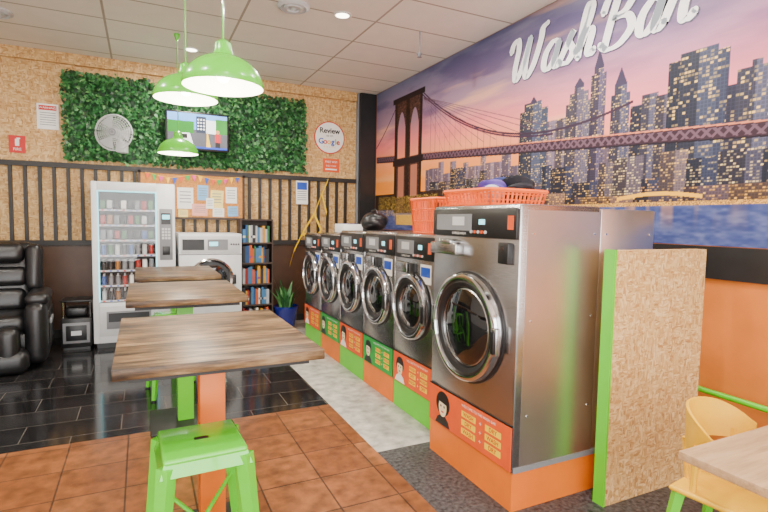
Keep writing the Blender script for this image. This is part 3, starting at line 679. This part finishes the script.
def rib(pts,w_):
    vs=[]
    for p in pts: vs+=[(p[0],p[1],p[2]-w_),(p[0]+.3*w_,p[1],p[2]+w_)]
    b.add(vs,[[2*i,2*i+1,2*i+3,2*i+2] for i in range(len(pts)-1)],M_sigy)
rib([(2.52,7.16,2.10),(2.40,7.14,1.85),(2.30,7.12,1.6),(2.12,7.1,1.32),(1.98,7.08,1.05),(1.90,7.0,.85)],.03)
rib([(2.30,7.15,1.6),(2.42,7.15,1.35),(2.3,7.14,1.22),(2.12,7.12,1.3)],.025)
rib([(2.42,7.15,1.9),(2.50,7.15,1.6),(2.46,7.15,1.4)],.025)
b.tube(M_grey,[(2.52,7.185,2.11),(2.52,7.15,2.11)],.01)
b.done('caution_tape')

# massage chair
b=B(); Lm=M_leather
b.box(Lm,(0,.1,.2),(.66,.76,.34),.07,4); b.box(Lm,(0,-.02,.44),(.54,.62,.18),.07,4)
b.box(Lm,(0,.36,.80),(.60,.24,.84),.10,4,rot=(-.18,0,0)); b.box(Lm,(0,.27,1.10),(.44,.18,.22),.08,4,rot=(-.18,0,0)); b.box(Lm,(0,.22,.62),(.46,.16,.24),.07,4,rot=(-.15,0,0)); b.box(Lm,(0,.25,.86),(.48,.14,.2),.06,4,rot=(-.15,0,0))
for s_ in(-1,1):
    b.box(Lm,(s_*.35,.0,.36),(.19,.84,.60),.085,4); b.box(Lm,(s_*.36,-.05,.68),(.20,.62,.12),.055,4)
    b.box(Lm,(s_*.30,.30,.94),(.15,.30,.50),.07,4,rot=(-.15,0,0)); b.box(M_gasket,(s_*.44,.02,.38),(.035,.55,.34),.015,3)
    b.box(Lm,(s_*.14,-.44,.25),(.18,.20,.40),.07,4)
b.box(Lm,(0,-.42,.12),(.60,.26,.22),.08,4); b.box(M_grey,(.462,-.1,.45),(.02,.3,.05),.006)
b.done('massage_chair',(-1.31,6.10,0),.08)
b=B(); b.bx(M_black,-.15,.15,-.17,.17,.03,.36,.012); b.bx(M_black,-.13,.13,-.14,.14,0,.03)
b.bx(M_grey,-.13,.13,-.175,-.17,.08,.31,.002); b.bx(M_black,-.10,.10,-.18,-.175,.11,.28,.002); b.bx(M_lgrey,-.05,.05,-.184,-.18,.17,.22)
for s_ in(-1,1): b.cyl(M_chrome,(s_*.13,-.12,.36),(s_*.13,-.12,.55),.009,n=8); b.cyl(M_chrome,(s_*.13,.12,.36),(s_*.13,.12,.55),.009,n=8)
b.bx(M_black,-.15,.15,-.16,.16,.54,.56,.004); b.box(M_leather,(0,0,.42),(.22,.22,.11),.03,3); b.done('speaker_cabinet',(-.67,6.62,0))

# ------------------------------------------------------------ baskets, clothes, bag
def basket(loc,w,d,h,rz,clothes):
    b=B(); m=M_basket
    def P(sx,sy,z): k=1+.1*z/h; return Vector((sx*w/2*k,sy*d/2*k,z))
    b.bx(m,-w/2,w/2,-d/2,d/2,0,.008)
    for z,r in((.01,.007),(h*.35,.005),(h*.68,.005),(h-.01,.014)):
        b.tube(m,[P(-1,-1,z),P(-.5,-1,z),P(.5,-1,z),P(1,-1,z),P(1,-.5,z),P(1,.5,z),P(1,1,z),P(.5,1,z),P(-.5,1,z),P(-1,1,z),P(-1,.5,z),P(-1,-.5,z)],r,6,True)
    nx=int(w/.03); ny=int(d/.03)
    for i in range(nx+1):
        a=-1+2*i/nx
        for s_ in(-1,1): b.cyl(m,P(a,s_,0),P(a,s_,h-.01),.008,n=5)
    for i in range(ny+1):
        a=-1+2*i/ny
        for s_ in(-1,1): b.cyl(m,P(s_,a,0),P(s_,a,h-.01),.008,n=5)
    o=b.done('laundry_basket',loc,rz)
    if clothes:
        b=B()
        for k,(x,y,z,s_,mm) in enumerate(clothes): b.blob(mm,(x,y,z),s_,k+3,.22)
        b.done('clothes',parent=o)
navy=pbr('cloth_navy','#16225c',.9,bump=.3,scale=40); purp=pbr('cloth_purple','#523c8c',.9,bump=.3,scale=40); blk=pbr('cloth_black','#1c1c24',.9); wht=pbr('cloth_grey','#b8bcc8',.9)
basket((2.15,3.29,1.412),.42,.34,.27,.0,None)
basket((1.98,2.52,1.602),.40,.40,.10,.05,[(.08,.03,.10,(.22,.2,.17),navy),(.1,-.10,.11,(.18,.2,.15),blk),(-.02,-.02,.10,(.2,.16,.12),purp),(-.1,-.09,.07,(.12,.14,.09),wht)])
b=B(); b.blob(M_leather,(0,0,.09),(.28,.34,.20),9,.1); b.tube(M_leather,[(0,-.1,.14),(0,-.07,.2),(0,0,.22),(0,.07,.2),(0,.1,.14)],.012); b.done('handbag',(2.28,4.95,1.405))
b=B(); b.box(M_paper,(0,0,.05),(.24,.3,.10),.006); b.box(M_blue,(0,0,.102),(.1,.3,.003)); b.done('detergent_box',(2.2,5.5,1.361))

# ------------------------------------------------------------ light
w=bpy.data.worlds.new('World'); SC.world=w; w.use_nodes=True; nt=w.node_tree
bg=nt.nodes['Background']; bg.inputs[1].default_value=2.3
tc=N(nt,'ShaderNodeTexCoord'); sp=N(nt,'ShaderNodeSeparateXYZ'); nt.links.new(tc.outputs['Generated'],sp.inputs[0])
mr=N(nt,'ShaderNodeMapRange'); mr.inputs[1].default_value=-.15; mr.inputs[2].default_value=.15; nt.links.new(sp.outputs['Z'],mr.inputs[0])
cc=ramp(nt,mr.outputs[0],[(0,[.48,.46,.44,1]),(1,[.95,.97,1,1])]); nt.links.new(cc,bg.inputs[0])
l=bpy.data.lights.new('daylight_window','AREA'); l.shape='RECTANGLE'; l.size=6.1; l.size_y=2.7; l.energy=400; l.color=(1,.98,.95)
o=bpy.data.objects.new('daylight_window',l); SC.collection.objects.link(o); o.location=(0,FY-.15,1.65); o.rotation_euler=(math.radians(90),0,0)

# ------------------------------------------------------------ camera
a=math.radians(25.9); p=math.radians(3.97); r=math.radians(1.0)
F=Vector((math.sin(a)*math.cos(p),math.cos(a)*math.cos(p),-math.sin(p)))
Rv=Vector((math.cos(a),-math.sin(a),0)); U=Rv.cross(F)
R2=Rv*math.cos(r)+U*math.sin(r); U2=U*math.cos(r)-Rv*math.sin(r)
cam=bpy.data.cameras.new('camera'); cam.sensor_width=36; cam.lens=500/768*36; cam.clip_start=.05
co_=bpy.data.objects.new('camera',cam); SC.collection.objects.link(co_)
M4=Matrix((R2,U2,-F)).transposed().to_4x4(); M4.translation=Vector((0,0,1.5)); co_.matrix_world=M4
SC.camera=co_
